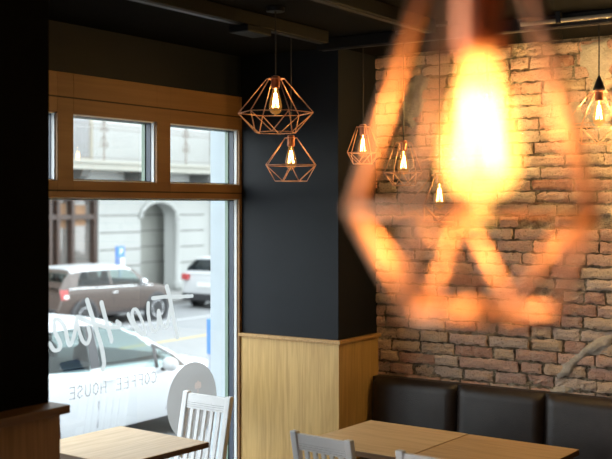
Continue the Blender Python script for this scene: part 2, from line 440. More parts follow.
# ------------------------------------------------------------------ lettering and round sticker on the glass
GX = WX - .0625
def centreline(px_pts, seg=10):
    P = [on_x(a, b2, GX) for a, b2 in px_pts]; P = [(p.y, p.z) for p in P]; Q = []
    for i in range(len(P) - 1):                         # Catmull-Rom
        p0, p1, p2, p3 = P[max(i - 1, 0)], P[i], P[i + 1], P[min(i + 2, len(P) - 1)]
        for k in range(seg):
            t = k / seg
            Q.append(tuple(.5 * (2 * p1[c] + (p2[c] - p0[c]) * t + (2 * p0[c] - 5 * p1[c] + 4 * p2[c] - p3[c]) * t * t + (3 * p1[c] - p0[c] - 3 * p2[c] + p3[c]) * t ** 3) for c in (0, 1)))
    Q.append(P[-1]); return Q
CELL = .0022
TAKEN = set()
def film(strokes, wd):
    cells = set()
    for st in strokes:
        Q = centreline(st)
        for (a0, b0), (a1, b1) in zip(Q, Q[1:]):
            l = math.hypot(a1 - a0, b1 - b0) or 1e-6; steep = abs(b1 - b0) / l; r = wd * (.66 + .34 * steep) / 2; m = int(l / .004) + 1
            for q in range(m + 1):
                cx, cz = a0 + (a1 - a0) * q / m, b0 + (b1 - b0) * q / m; n = int(r / CELL) + 1; ci, cj = round(cx / CELL), round(cz / CELL)
                for i in range(-n, n + 1):
                    for j in range(-n, n + 1):
                        if math.hypot((ci + i) * CELL - cx, (cj + j) * CELL - cz) <= r: cells.add((ci + i, cj + j))
    cells -= TAKEN; TAKEN.update(cells); mb = MB(); rows = {}
    for i, j in cells: rows.setdefault(j, []).append(i)
    for j, ii in rows.items():
        ii.sort(); st = ii[0]; pv = st
        for i in ii[1:] + [None]:
            if i is None or i != pv + 1:
                y0, y1, z0, z1 = (st - .5) * CELL, (pv + .5) * CELL, (j - .5) * CELL, (j + .5) * CELL
                mb.add([(GX, y0, z0), (GX, y1, z0), (GX, y1, z1), (GX, y0, z1)], [(0, 1, 2, 3)]); st = i
            pv = i
    return mb
z4 = lambda *p: [(40 + a / 5.56, 290 + b2 / 5.56) for a, b2 in p]
z5 = lambda *p: [(130 + a / 5.32, 290 + b2 / 5.32) for a, b2 in p]
def vinyl(name, col, alpha):
    b = NB(name); t = b.n('ShaderNodeBsdfTransparent'); d = b.n('ShaderNodeBsdfDiffuse', {'Color': (*col, 1)}); tl = b.n('ShaderNodeBsdfTranslucent', {'Color': (*col, 1)})
    m = b.n('ShaderNodeMixShader', {0: .75, 1: d.outputs[0], 2: tl.outputs[0]}); q = b.n('ShaderNodeMixShader', {0: alpha, 1: t.outputs[0], 2: m.outputs[0]})
    MATS[name] = b.fin(q.outputs[0]); return MATS[name]
V_script = vinyl('script_vinyl', (.50, .51, .51), .94); V_caps = vinyl('caps_vinyl', (.42, .43, .44), .38); V_disc = vinyl('disc_vinyl', (.285, .275, .27), .97); V_tulip = vinyl('tulip_vinyl', (.42, .34, .31), .95)
scr = empty('window_script_lettering', on_x(120, 330, GX), 0, 'large pale script lettering on the glass, read from the street, above the white car', 'lettering')
inv = Matrix.Translation(-scr.location)
def letter(name, strokes, wd, mat, par):
    mb = film(strokes, wd * 1.0)
    mb.v = [tuple(Vector(p) - par.location) for p in mb.v]
    return mb.build(name, mat, par)
letter('letter_t', [z5((120, 44), (190, 36), (250, 36), (332, 32)), z5((196, -18), (212, 45), (228, 130), (252, 248))], .034, V_script, scr)
letter('letter_w', [z5((214, 100), (204, 165), (190, 195), (168, 182), (152, 112), (150, 185), (132, 220), (112, 200), (97, 130), (97, 72))], .028, V_script, scr)
letter('letter_o', [z5((70, 232), (36, 200), (12, 140), (18, 105), (38, 110), (66, 170), (80, 225), (66, 240), (30, 205), (2, 160), (-10, 130))], .026, V_script, scr)
letter('dot', [z4((428, 176), (444, 190), (438, 206))], .030, V_script, scr)
letter('letter_h', [z4((262, 58), (300, 180), (340, 310), (356, 400), (350, 440)), z4((342, 72), (362, 150), (384, 225), (398, 282)), z4((205, 150), (290, 184), (370, 205), (440, 206))], .032, V_script, scr)
letter('letter_a', [z4((268, 205), (278, 255), (262, 298), (236, 280), (214, 215), (203, 165))], .026, V_script, scr)
letter('letter_n', [z4((203, 165), (192, 240), (172, 302), (156, 290), (140, 215), (112, 172), (82, 168), (84, 232), (112, 296), (106, 330), (78, 334), (54, 300))], .028, V_script, scr)
# COFFEE HOUSE, upright capitals
FONT = {'C': [[(1, .85), (.7, 1), (.25, .9), (0, .5), (.25, .1), (.7, 0), (1, .15)]], 'O': [[(.5, 1), (.1, .8), (0, .5), (.1, .2), (.5, 0), (.9, .2), (1, .5), (.9, .8), (.5, 1)]],
        'F': [[(0, 0), (0, 1), (.9, 1)], [(0, .52), (.75, .52)]], 'E': [[(.9, 0), (0, 0), (0, 1), (.9, 1)], [(0, .52), (.75, .52)]],
        'H': [[(0, 0), (0, 1)], [(1, 0), (1, 1)], [(0, .5), (1, .5)]], 'U': [[(0, 1), (0, .3), (.2, .04), (.5, 0), (.8, .04), (1, .3), (1, 1)]],
        'S': [[(.95, .85), (.6, 1), (.2, .95), (.05, .72), (.4, .52), (.85, .38), (.95, .2), (.6, 0), (.05, .12)]]}
cap = empty('window_caps_lettering', on_x(110, 386, GX), 0, 'faint grey capitals in one line on the glass below the script', 'lettering')
ys0, ys1 = yx(156, GX), yx(66, GX); zc = on_x(110, 386, GX).z
txt = 'COFFEE HOUSE'; step = (ys1 - ys0) / len(txt)
for i, ch in enumerate(txt):
    if ch == ' ': continue
    mb = MB()
    for st in FONT[ch]:
        P = [(ys0 + step * i + u * step * .62, zc - .03 + v * .062) for u, v in st]
        for k in range(len(P) - 1):
            a, b2 = Vector((0, *P[k])), Vector((0, *P[k + 1])); t = (b2 - a).normalized(); nn = Vector((0, -t.z, t.y)) * .0042; e = t * .003
            q = [a - e + nn, b2 + e + nn, b2 + e - nn, a - e - nn]
            mb.add([(GX + .0002 * k, p.y, p.z) for p in q] + [(GX + .0012 + .0002 * k, p.y, p.z) for p in q], [(0, 1, 2, 3), (7, 6, 5, 4), (0, 4, 5, 1), (1, 5, 6, 2), (2, 6, 7, 3), (3, 7, 4, 0)])
    mb.v = [tuple(Vector(p) - cap.location) for p in mb.v]
    mb.build('letter_' + ch.lower(), V_caps, cap)
# round sticker
yc0, yc1 = yx(167, GX), yx(216.5, GX); R_ = (yc1 - yc0) / 2; zt = on_x(191, 362.5, GX).z
dsk = empty('round_window_sticker', (GX, (yc0 + yc1) / 2, zt - R_), 0, 'grey round sticker on the glass with a small pale tulip mark, behind the window chair', 'sticker')
c0 = on_x(198, 386, GX); TAKEN.clear()
def cells_film(test, y0, y1, z0, z1, name, mat, par):
    mb = MB(); j = int(z0 / CELL)
    while j * CELL < z1:
        i = int(y0 / CELL); st = None
        while i * CELL < y1 + CELL:
            ok = test(i * CELL, j * CELL)
            if ok and st is None: st = i
            if not ok and st is not None:
                a0, a1, b0, b1 = (st - .5) * CELL, (i - .5) * CELL, (j - .5) * CELL, (j + .5) * CELL
                mb.add([(GX, a0, b0), (GX, a1, b0), (GX, a1, b1), (GX, a0, b1)], [(0, 1, 2, 3)]); st = None
            i += 1
        j += 1
    mb.v = [tuple(Vector(p) - par.location) for p in mb.v]; return mb.build(name, mat, par)
def in_tulip(y, z):
    u, v = (y - c0.y) / 1.25, z - c0.z
    if abs(u) < .0035 and -.055 < v < -.012: return True
    for s_ in (-1, 1):
        if ((u - s_ * .013) / .0125) ** 2 + ((v - .004) / .021) ** 2 < 1 and abs(u - s_ * .0065) > .0012: return True
    return (u / .008) ** 2 + ((v - .010) / .024) ** 2 < 1
def in_disc(y, z): return (y - dsk.location.y) ** 2 + (z - dsk.location.z) ** 2 < R_ ** 2
yl, zl = dsk.location.y, dsk.location.z
cells_film(lambda y, z: in_disc(y, z) and not in_tulip(y, z), yl - R_, yl + R_, zl - R_, zl + R_, 'sticker_disc', V_disc, dsk)
cells_film(in_tulip, c0.y - .06, c0.y + .06, c0.z - .07, c0.z + .05, 'tulip_mark', V_tulip, dsk)

# ------------------------------------------------------------------ the street
GZ = FLOOR_DROP
M_asph = paint('pale_asphalt', (.195, .20, .205), .85, var=.06, scale=3, bump=.1)
M_walk = paint('pavement_slab', (.27, .265, .255), .85, var=.05, scale=2)
struct(BX((-60, -40, GZ - .3), (STX, 90, GZ)).build('road', M_asph))
struct(BX((-7.2, -40, GZ), (STX - .05, 90, GZ + .10)).build('sidewalk_near', M_walk))
FX = -22.5
struct(BX((FX, -40, GZ), (-20.3, 90, GZ + .12)).build('sidewalk_far', M_walk))
ml = paint('white_road_paint', (.36, .365, .37), .7, var=.04); my = paint('yellow_road_paint', (.36, .28, .11), .7, var=.05)
for nm, m, x, a, b2, lab in (('bay_line', ml, -17.45, 10, 60, 'white line along the road beside the parked brown car'), ('lane_line', my, -14.9, 12, 60, 'yellow line along the middle of the road')):
    tag(BX((x - .07, a, GZ), (x + .07, b2, GZ + .004)).build(nm, m), lab, 'road marking')
p1, p2 = on_x(181, 317, -17.6), 0
for i, y in enumerate((24.8, 31.5)):
    tag(BX((-20.2, y - .06, GZ), (-17.5, y + .06, GZ + .004)).build('bay_divider', ml), ('white cross line on the road ahead of the brown car', 'white cross line on the road ahead of the white car across the street')[i], 'road marking')

# facade across the street
M_fac = paint('facade_plaster', (.335, .345, .335), .85, var=.02, scale=1); M_facd = paint('facade_groove', (.11, .11, .105), .9, var=.03)
M_arch = paint('arch_recess_plaster', (.33, .335, .31), .85, var=.03); M_brown = paint('brown_shop_frame', (.05, .03, .023), .5, var=.08)
M_shop = paint('shop_glass', (.16, .15, .14), .06, var=.1, spec=.9); M_iron = paint('railing_iron', (.17, .155, .145), .6, var=.05)
fy = lambda px: yx(px, FX); fz = lambda py, px: on_x(px, py, FX).z
bld = empty('facade_building', (FX, 25, GZ), 0, 'white plastered building across the street with arched entrance and balcony', 'building')
def put(mb, name, mat, par, **kw):
    q = par; off = Vector((0, 0, 0))
    while q is not None: off += q.location; q = q.parent
    mb.v = [tuple(Vector(p) - off) for p in mb.v]; return mb.build(name, mat, par, **kw)
yS0, yS1 = 12.0, fy(98.5); yA0, yA1 = fy(140.5), fy(176); yR1 = 46
zGr = GZ + .12; zSp = fz(218, 158); zCr = fz(201.5, 158); zSlab = fz(168, 120)
wallm = MB()
wallm.box((FX - .5, yS1, zGr), (FX, yA0, zSlab)); wallm.box((FX - .5, yA1, zGr), (FX, yR1, zSlab)); wallm.box((FX - .5, yS0, fz(198, 75)), (FX, yS1, zSlab)); wallm.box((FX - .5, 0, zGr), (FX, yS0, zSlab))
wallm.box((FX - .5, 0, zSlab), (FX, yR1, 13))
yc = (yA0 + yA1) / 2; ra = (yA1 - yA0) / 2; rz = zCr - zSp; NA = 20
for i in range(NA):
    a0, a1 = math.pi * i / NA, math.pi * (i + 1) / NA
    q = [(yc - ra * math.cos(a0), zSp + rz * math.sin(a0)), (yc - ra * math.cos(a1), zSp + rz * math.sin(a1)), (yc - ra * math.cos(a1), zSlab), (yc - ra * math.cos(a0), zSlab)]
    wallm.prism(q, FX - .5, FX, lambda u, v, a: (a, u, v))
put(wallm, 'wall', M_fac, bld)
dzg = fz(249.5, 120) - fz(266.5, 120)
for a, b2 in ((yS1 + .05, yA0), (yA1 + .12, fy(204))):
    zz = fz(266.5, 120)
    while zz < zSlab - .2:
        put(BX((FX - .02, a, zz - .02), (FX + .004, b2, zz + .02)), 'rustication_groove', M_facd, bld); zz += dzg
rec = MB(); rec.box((FX - 1.1, yA0 - .2, zGr), (FX - 1.0, yA1 + 2.6, zSlab)); rec.box((FX - 1.0, yA1 + 2.5, zGr), (FX - .5, yA1 + 2.6, zSlab)); 
put(rec, 'arch_recess', M_arch, bld)
gr = MB(); zz = fz(266.5, 120)
while zz < zCr: gr.box((FX - 1.0, yA0, zz - .014), (FX - .996, yA1 + 2.5, zz + .014)); zz += dzg
put(gr, 'recess_groove', M_facd, bld)
at_ = MB(); at_.tube([(FX + .02, yc - (ra + .02) * math.cos(math.pi * i / 24), zSp + (rz + .02) * math.sin(math.pi * i / 24)) for i in range(25)], .085, 10)
put(at_, 'arch_moulding', M_fac, bld, smooth=True)
pc = MB(); M_ = Matrix.Translation((FX + .04, yA1 + .02, 0))
pc.lathe([(.15, zGr), (.15, zGr + .3), (.105, zGr + .34), (.095, zSp - .25), (.12, zSp - .2), (.12, zSp - .17), (.10, zSp - .15), (.15, zSp - .03), (.16, zSp)], 16, M_)
put(pc, 'arch_column', M_fac, bld, smooth=True)
dp = MB(); yd = fy(212); dp.tube([(FX + .12, yd, zGr), (FX + .12, yd, 12)], .075, 10); put(dp, 'downpipe', paint('downpipe_grey', (.20, .21, .23), .5), bld, smooth=True)
# shop front of the building
sf = MB(); yv = [fy(p) for p in (40, 52, 60, 74.5, 97)]
for y in yv: sf.box((FX - .22, y - .06, zGr), (FX - .04, y + .06, fz(198, 75)))
for z in (zGr + .5, fz(217, 75), fz(198, 75)): sf.box((FX - .2, yS0, z - .07), (FX - .06, yS1, z + .07))
sh = put(sf, 'shop_frame', M_brown, bld)
put(BX((FX - .30, yS0, zGr), (FX - .24, yS1, fz(198, 75))), 'shop_pane', M_shop, bld)
po = MB(); po.box((FX - .235, fy(65), fz(228, 78)), (FX - .225, fy(71.5), fz(203, 78))); po.box((FX - .235, fy(77), fz(226, 78)), (FX - .225, fy(91), fz(205, 78)))
put(po, 'poster', paint('ochre_poster', (.22, .12, .06), .6, var=.4, scale=1.5), bld)
# balcony
bal = MB(); zb = fz(164, 120)
BXO = FX + .95
bal.box((FX, 0, zb - .24), (BXO, yR1, zb)); bal.box((FX, 0, zb - .05), (BXO + .07, yR1, zb + .03))
put(bal, 'balcony_slab', paint('balcony_stone', (.30, .295, .26), .85, var=.05), bld)
for y in (fy(66), fy(128), fy(193), fy(240)):
    br = MB(); br.prism([(FX, zb - .24), (FX + .85, zb - .24), (FX + .75, zb - .45), (FX + .3, zb - .6), (FX, zb - 1.0)], y - .16, y + .16, lambda u, v, a: (u, a, v))
    put(br, 'bracket', M_facd, bld)
rl = MB(); yy = 14.0; zr0, zr1 = zb + .10, zb + 1.05
while yy < 36: rl.tube([(BXO - .06, yy, zr0), (BXO - .06, yy, zr1)], .008, 5); yy += .13
for z in (zr0, zr1 - .12, zr1): rl.tube([(BXO - .06, 14, z), (BXO - .06, 36, z)], .016, 6)
put(rl, 'railing', M_iron, bld)
for p in (104, 148.5, 186, 213):
    y = yx(p, BXO - .06); ps = MB(); ps.tube([(BXO - .06, y, zb), (BXO - .06, y, zb + 1.32)], .022, 8)
    for z in (zb + .55, zb + 1.0):
        for s in (-1, 1): ps.tube([(BXO - .06, y + s * (.02 + .13 * math.sin(t * math.pi)), z + .16 * math.cos(t * 1.5 * math.pi)) for t in [k / 8 for k in range(9)]], .012, 5)
    put(ps, 'railing_post', paint('railing_post_rust', (.15, .115, .09), .7, var=.1), bld)
sw = MB(); ya, yb_ = fy(70), fy(90); za, zb2 = fz(158, 81), fz(95, 81)
for k in range(26):
    z = za + (zb2 - za) * k / 26; sw.box((FX + .005, ya + .05, z), (FX + .035, yb_ - .05, z + (zb2 - za) / 26 * .62))
sw_f = put(MB().box((FX, ya - .06, za - .05), (FX + .05, ya + .05, zb2)).box((FX, yb_ - .05, za - .05), (FX + .05, yb_ + .06, zb2)).box((FX, ya, za - .07), (FX + .05, yb_, za)), 'shutter_frame', paint('shutter_ochre', (.28, .25, .19), .7), bld)
put(sw, 'shutter', paint('shutter_white', (.33, .34, .35), .6), bld)
put(BX((FX + .001, ya, za), (FX + .004, yb_, zb2)), 'shutter_backing', paint('shutter_gap', (.10, .09, .08), .8), bld)

# parking signs
M_blue = paint('sign_blue', (.07, .19, .56), .4, var=.04); M_post = paint('post_grey', (.33, .36, .42), .5); M_mark = paint('sign_white', (.80, .82, .85), .5, var=.02)
def sign_fill(root, W, HT, zt, parts_par):
    pass
ps0 = on_x(120, 246, -20.9); pw = 1.62 * (yx(123.6, -20.9) - yx(116, -20.9)) / 1.62
pst = empty('parking_sign', (-20.9, ps0.y, GZ + .12), 0, 'small blue parking sign on the far pavement by the white wall', 'sign')
zt = ps0.z - pst.location.z; zb3 = on_x(120, 268, -20.9).z - pst.location.z
BX((-.03, -pw / 2, zb3), (.03, pw / 2, zt)).build('sign_board', M_blue, pst)
BX((-.025, -.04, 0), (.025, .04, zb3)).build('post', M_post, pst)
hh = zt - zb3
wm = MB(); X1 = .031
def pglyph(mb, cy0, cz0, hgt, X, th=.004):
    """a white P standing upright as seen from +X looking to -X (text runs along +y)"""
    wdt = hgt * .62; s = hgt * .17
    mb.box((X, cy0, cz0), (X + th, cy0 + s, cz0 + hgt))
    for i in range(10):
        a0, a1 = -math.pi / 2 + math.pi * i / 10, -math.pi / 2 + math.pi * (i + 1) / 10; r1, r0 = hgt * .29, hgt * .29 - s
        c = (cy0 + wdt - r1, cz0 + hgt - r1)
        mb.prism([(c[0] + r0 * math.cos(a0), c[1] + r0 * math.sin(a0)), (c[0] + r1 * math.cos(a0), c[1] + r1 * math.sin(a0)), (c[0] + r1 * math.cos(a1), c[1] + r1 * math.sin(a1)), (c[0] + r0 * math.cos(a1), c[1] + r0 * math.sin(a1))], X, X + th, lambda u, v, a: (a, u, v))
    mb.box((X, cy0 + s, cz0 + hgt - s), (X + th, cy0 + wdt - hgt * .29, cz0 + hgt)); mb.box((X, cy0 + s, cz0 + hgt * .42), (X + th, cy0 + wdt - hgt * .29, cz0 + hgt * .42 + s))
pglyph(wm, -pw * .08, zb3 + hh * .62, hh * .26, X1); wm.box((X1, 0.0, zb3 + .03), (X1 + .004, pw * .46, zb3 + hh * .46)); wm.build('sign_marking', M_mark, pst)
BX((.0305, -pw * .48, zb3 + .02), (.034, -.02, zb3 + hh * .5)).build('sign_slate_panel', paint('sign_slate', (.14, .19, .30), .5), pst)  # slate blue field at the lower left of the board
pk = on_x(210, 319, -7.6)
prk = empty('parking_meter', (-7.6, pk.y + .13, GZ), 0, 'blue topped grey parking post near the right edge of the window', 'parking meter')
zt = pk.z - GZ; zb4 = on_x(210, 354, -7.6).z - GZ
BX((-.05, -.13, zb4), (.05, .13, zt)).build('sign_board', M_blue, prk, bevel=.006)
BX((-.045, -.12, 0), (.045, .12, zb4 - .001)).build('post', M_post, prk, bevel=.006)
wm = MB()
for k in range(3): wm.box((.051, -.10 + .012 * k, zb4 + .05 + .055 * k), (.054, .10, zb4 + .075 + .055 * k))
wm.build('sign_marking', M_mark, prk)

# ------------------------------------------------------------------ cars
M_tyre = paint('tyre_rubber', (.02, .02, .021), .7); M_rim = paint('alloy_rim', (.55, .56, .58), .35, metal=.6); M_cglass = glassy('car_glass', (.66, .76, .75), 1.32)
M_dkgls = glassy('car_glass_dark', (.22, .25, .27), 1.4)
M_trim = paint('car_black_trim', (.03, .03, .033), .5); M_red = paint('tail_lamp_red', (.36, .05, .05), .25, spec=.7); M_plate = paint('licence_plate', (.72, .72, .70), .5); M_chrome = paint('chrome', (.75, .76, .78), .2, metal=.9)
M_seat = paint('car_seat_grey', (.02, .021, .023), .8)
def lerp_tab(tab, x):
    if x <= tab[0][0]: return tab[0][1]
    for (a, va), (b2, vb) in zip(tab, tab[1:]):
        if x <= b2:
            t = (x - a) / (b2 - a); t = t * t * (3 - 2 * t) * .5 + t * .5; return va + (vb - va) * t
    return tab[-1][1]
def side_patch(root, side, Yof, poly, off, name, mat, sg=1):
    mb = MB(); N = len(poly); cx = sum(p[0] for p in poly) / N; cz = sum(p[1] for p in poly) / N; rings = [1, .8, .55, .28]; pts = []
    for i in range(N):
        for k in range(4):
            a, b2 = poly[i], poly[(i + 1) % N]; pts.append((a[0] + (b2[0] - a[0]) * k / 4, a[1] + (b2[1] - a[1]) * k / 4))
    for rg in rings:
        for (s, z) in pts:
            s2, z2 = cx + (s - cx) * rg, cz + (z - cz) * rg; mb.v.append((sg * (side(s2, z2) + off), Yof(s2), z2))
    M2 = len(pts)
    for r in range(3):
        for k in range(M2): mb.f.append((r * M2 + k, r * M2 + (k + 1) % M2, (r + 1) * M2 + (k + 1) % M2, (r + 1) * M2 + k))
    mb.f.append(tuple(3 * M2 + k for k in range(M2)))
    return mb.build(name, mat, root, smooth=True)
def make_car(root, L, W, plan, top, roof, belt, g0, g1, wheels, wr, body, roofmat, panes, glassmat, arch_r, arch_mat, tuck=.72, sill=.26):
    """local axes: front at +Y (s=0), rear at -Y (s=L); s = distance back from the nose"""
    hw = W / 2; Yof = lambda s: L / 2 - s
    def side(s, z):
        zb_ = lerp_tab(belt, s); pf = lerp_tab(plan, s)
        if z <= zb_: t = (z - sill) / (zb_ - sill); return hw * pf * (.93 + .07 * math.sin(min(1, max(0, t)) ** .8 * math.pi * .62) / 1.0)
        zr = 1.0 * max(lerp_tab(roof, s), zb_ + .02); full = max(r for _, r in roof); t = (z - zb_) / (full - zb_)
        return hw * pf * (.955 - (.955 - tuck) * t ** 1.25)
    def lower(u, v):
        s = u * L; zt_ = lerp_tab(top, s); n = v * 2 - 1; a = abs(n); sg = 1 if n >= 0 else -1
        zside = min(lerp_tab(belt, s), zt_ - .03)
        if a > .4:
            t = (a - .4) / .6; z = zside + (sill - zside) * t; x = side(s, z)
        else:
            t = a / .4; x = side(s, zside) * math.sin(t * math.pi / 2) ** .9 if t > 0 else 0; z = zside + (zt_ - zside) * (1 - t ** 2.6)
        bul = 0
        if s < .001: pass
        return (sg * x, Yof(s), z)
    mb = MB(); mb.grid(lower, 44, 26)
    n = 27; mb.f.append(tuple(range(n))); mb.f.append(tuple(44 * n + k for k in range(n)))
    b_ = mb.build('body', body, root); smooth_by_angle(b_, 50)
    def gh(u, v, off=0.0):
        s = g0 + (g1 - g0) * u; zb_ = lerp_tab(belt, s) - .01; zr = max(lerp_tab(roof, s), zb_ + .012); n = v * 2 - 1; a = abs(n); sg = 1 if n >= 0 else -1
        zsh = zb_ + (zr - zb_) * .86
        if a > .45: t = (a - .45) / .55; z = zsh + (zb_ - zsh) * t; x = side(s, z)
        else: t = a / .45; x = side(s, zsh) * math.sin(t * math.pi / 2) ** .85 if t > 0 else 0; z = zsh + (zr - zsh) * (1 - t ** 2.4)
        return Vector((sg * (x + off), Yof(s), z + off * (.6 if a < .45 else 0)))
    def inside(poly, s, z):
        c = False; j = len(poly) - 1
        for i in range(len(poly)):
            (a, b2), (a2, b3) = poly[i], poly[j]
            if (b2 > z) != (b3 > z) and s < (a2 - a) * (z - b2) / (b3 - b2) + a: c = not c
            j = i
        return c
    full = max(r for _, r in roof)
    sA = next(s for s, r in roof if r >= full - .09); sB = [s for s, r in roof if r >= full - .14][-1]
    mb = MB(); NU, NV = 150, 72; mb.grid(gh, NU, NV)
    def open_at(f):
        c = sum((Vector(mb.v[i]) for i in f), Vector()) / 4; s = L / 2 - c.y; v = (f[0] % (NV + 1) + .5) / NV
        if any(inside(p, s, c.z) for p in panes) and abs(v - .5) > .2: return True
        return .295 < v < .705 and (g0 + .07 < s < sA - .02 or sB + .1 < s < g1 - .07)
    mb.f = [f for f in mb.f if not open_at(f)]
    r_ = mb.build('roof', roofmat, root); smooth_by_angle(r_, 60)
    mb = MB(); mb.grid(lambda u, v: ((side(g0 + .2 + (g1 - g0 - .3) * u, .9) - .12) * (2 * v - 1), Yof(g0 + .2 + (g1 - g0 - .3) * u), lerp_tab(top, g0 + .2 + (g1 - g0 - .3) * u) + .012), 12, 6); mb.build('cabin_interior', M_seat, root)
    # side windows: outlines in (s, z), laid 6 mm proud of the cabin side
    for poly in panes:
        for sg in (1, -1): side_patch(root, side, Yof, poly, .007, 'side_window', glassmat, sg)
    # windscreen and rear window
    def patch(name, s0, s1, v0=.285, v1=.715, mat=glassmat):
        mb = MB(); mb.grid(lambda u, v: gh((s0 + (s1 - s0) * u - g0) / (g1 - g0), v0 + (v1 - v0) * v, .008), 14, 12); mb.build(name, mat, root, smooth=True)
    patch('windscreen', g0 + .06, sA); patch('rear_window', sB + .08, g1 - .06)
    for ws in wheels:
        for sg in (1, -1):
            Mw = Matrix.Translation((sg * (hw - .11), Yof(ws), wr)) @ Matrix.Rotation(math.pi / 2 * sg, 4, 'Y')
            ar = MB(); Ma = Matrix.Translation((sg * (hw - .085), Yof(ws), wr)) @ Matrix.Rotation(math.pi / 2 * sg, 4, 'Y')
            ar.lathe([(arch_r, 0), (arch_r, .085), (arch_r - .015, .097), (wr + .015, .097), (wr + .012, .02)], 30, Ma, cap=False); ar.build('wheel_arch', arch_mat, root)
            wb = MB(); wb.lathe([(wr * .6, -.06), (wr * .93, -.07), (wr, -.04), (wr, .09), (wr * .94, .115), (wr * .68, .118)], 30, Mw); tw = wb.build('wheel', M_tyre, root, smooth=False)
            rb = MB(); rb.lathe([(.02, .095), (.09, .10), (wr * .62, .1195), (wr * .68, .1235), (wr * .69, .1195), (wr * .69, .11)], 30, Mw); rm_ = rb.build('rim', M_rim, tw)
            hb = MB()
            for k in range(5):
                a = 2 * math.pi * k / 5; c, s_ = math.cos(a), math.sin(a)
                hb.add([(wr * .3 * c - .03 * s_, wr * .3 * s_ + .03 * c, .118), (wr * .62 * c - .06 * s_, wr * .62 * s_ + .06 * c, .127), (wr * .62 * c + .06 * s_, wr * .62 * s_ - .06 * c, .127), (wr * .3 * c + .03 * s_, wr * .3 * s_ - .03 * c, .118)], [(0, 1, 2, 3)], Mw)
            hb.build('rim_opening', M_trim, tw)
    return side, Yof, gh
def mirror_part(root, x, y, z, mat, sg=1):
    mb = MB(); prof = [(.0, -.09), (.045, -.085), (.075, -.05), (.085, 0), (.075, .05), (.05, .085), (0, .09)]
    mb.lathe([(max(r, .002), q) for r, q in prof], 14, Matrix.Translation((x + sg * .14, y, z + .03)) @ Matrix.Rotation(math.pi / 2, 4, 'Y') @ Matrix.Diagonal((1.0, .75, 1.15, 1)))
    o = mb.build('wing_mirror', mat, root, smooth=True)
    MB().box((x - .02, y - .03, z - .05), (x + sg * .09, y + .03, z - .015)).build('mirror_arm', M_trim, o)
    return o
def handle(root, side, Yof, s, z, mat, sg=1):
    x = sg * side(s, z); MB().tube([(x - sg * .004, Yof(s - .09), z), (x + sg * .028, Yof(s - .06), z + .004), (x + sg * .028, Yof(s + .06), z + .004), (x - sg * .004, Yof(s + .09), z)], .014, 8).build('door_handle', mat, root, smooth=True)
def seam(root, side, Yof, pts, mat=None):
    mb = MB(); mb.tube([(side(s, z) + .0005, Yof(s), z) for s, z in pts], .005, 5); mb.build('door_seam', mat or M_trim, root)

M_wcar = paint('car_paint_white', (.44, .45, .465), .25, var=.01, coat=.5)
M_bcar = paint('car_paint_brown', (.062, .043, .035), .28, var=.03, coat=.5)
M_pearl = paint('car_paint_pearl', (.46, .47, .48), .3, var=.01, coat=.3)

# nearest: white hatchback at the kerb
NL = 4.35
nx_ = -9.55; ny = 11.35 - NL / 2
near = empty('white_hatchback', (nx_, ny, GZ), 0, 'white hatchback parked nearest the window, behind the script lettering', 'car')
plan = [(0, .70), (.25, .86), (.8, .97), (1.6, 1), (3.3, 1), (4.0, .93), (4.35, .80)]
topT = [(0, .52), (.08, .70), (.45, .84), (1.0, .93), (1.3, .97), (3.6, 1.0), (4.1, .98), (4.3, .88), (4.35, .6)]
roofT = [(.95, .86), (1.35, 1.10), (1.8, 1.34), (2.2, 1.49), (2.7, 1.56), (3.3, 1.55), (3.8, 1.45), (4.1, 1.16), (4.25, .98)]
beltT = [(0, .52), (.1, .66), (.6, .75), (1.0, .755), (1.6, .80), (2.6, .905), (3.4, .97), (4.1, 1.0), (4.35, .7)]
pan = [[(1.62, .835), (1.62, 1.10), (1.83, 1.25), (2.12, 1.375), (2.48, 1.43), (2.52, .93)],
       [(1.16, .82), (1.28, .96), (1.53, 1.08), (1.55, .835)],
       [(2.66, .945), (2.62, 1.435), (3.2, 1.41), (3.50, 1.31), (3.56, 1.03)]]
sd, yo, ghn = make_car(near, NL, 1.74, plan, topT, roofT, beltT, .95, 4.25, (.85, 3.50), .315, M_wcar, M_wcar, pan, M_cglass, .36, M_trim, tuck=.72)
for q in ((2.48, .975, 2.66, 1.435), ):
    mb = MB(); mb.grid(lambda u, v: (sd(q[0] + .02 + (q[2] - q[0] - .02) * u, q[1] + (q[3] - q[1]) * v) + .004, yo(q[0] + .02 + (q[2] - q[0] - .02) * u), q[1] + (q[3] - q[1]) * v), 4, 8); mb.build('door_pillar', M_trim, near)
side_patch(near, sd, yo, [(1.02, .775), (1.30, .955), (1.42, 1.01), (1.16, .83), (1.30, .825), (1.62, .825), (1.62, .79), (1.3, .775)][:0] or [(.98, .77), (1.24, .965), (1.30, .985), (1.17, .835), (1.40, .80)], .012, 'mirror_corner', paint('car_trim_brown', (.06, .046, .04), .4))
side_patch(near, sd, yo, [(1.24, .965), (1.56, 1.125), (1.62, 1.145), (1.62, 1.10), (1.53, 1.085), (1.28, .965)], .012, 'pillar_trim', M_trim)
side_patch(near, sd, yo, [(1.555, .80), (1.615, .80), (1.615, 1.11), (1.555, 1.09)], .012, 'quarter_pillar', M_trim)
mirror_part(near, sd(1.52, .86), yo(1.50), .87, M_pearl)
handle(near, sd, yo, 2.42, .83, M_wcar); handle(near, sd, yo, 3.42, .86, M_wcar)
seam(near, sd, yo, [(2.56, .32), (2.58, .6), (2.57, .94)]); seam(near, sd, yo, [(1.42, .34), (1.36, .6), (1.46, .84)])
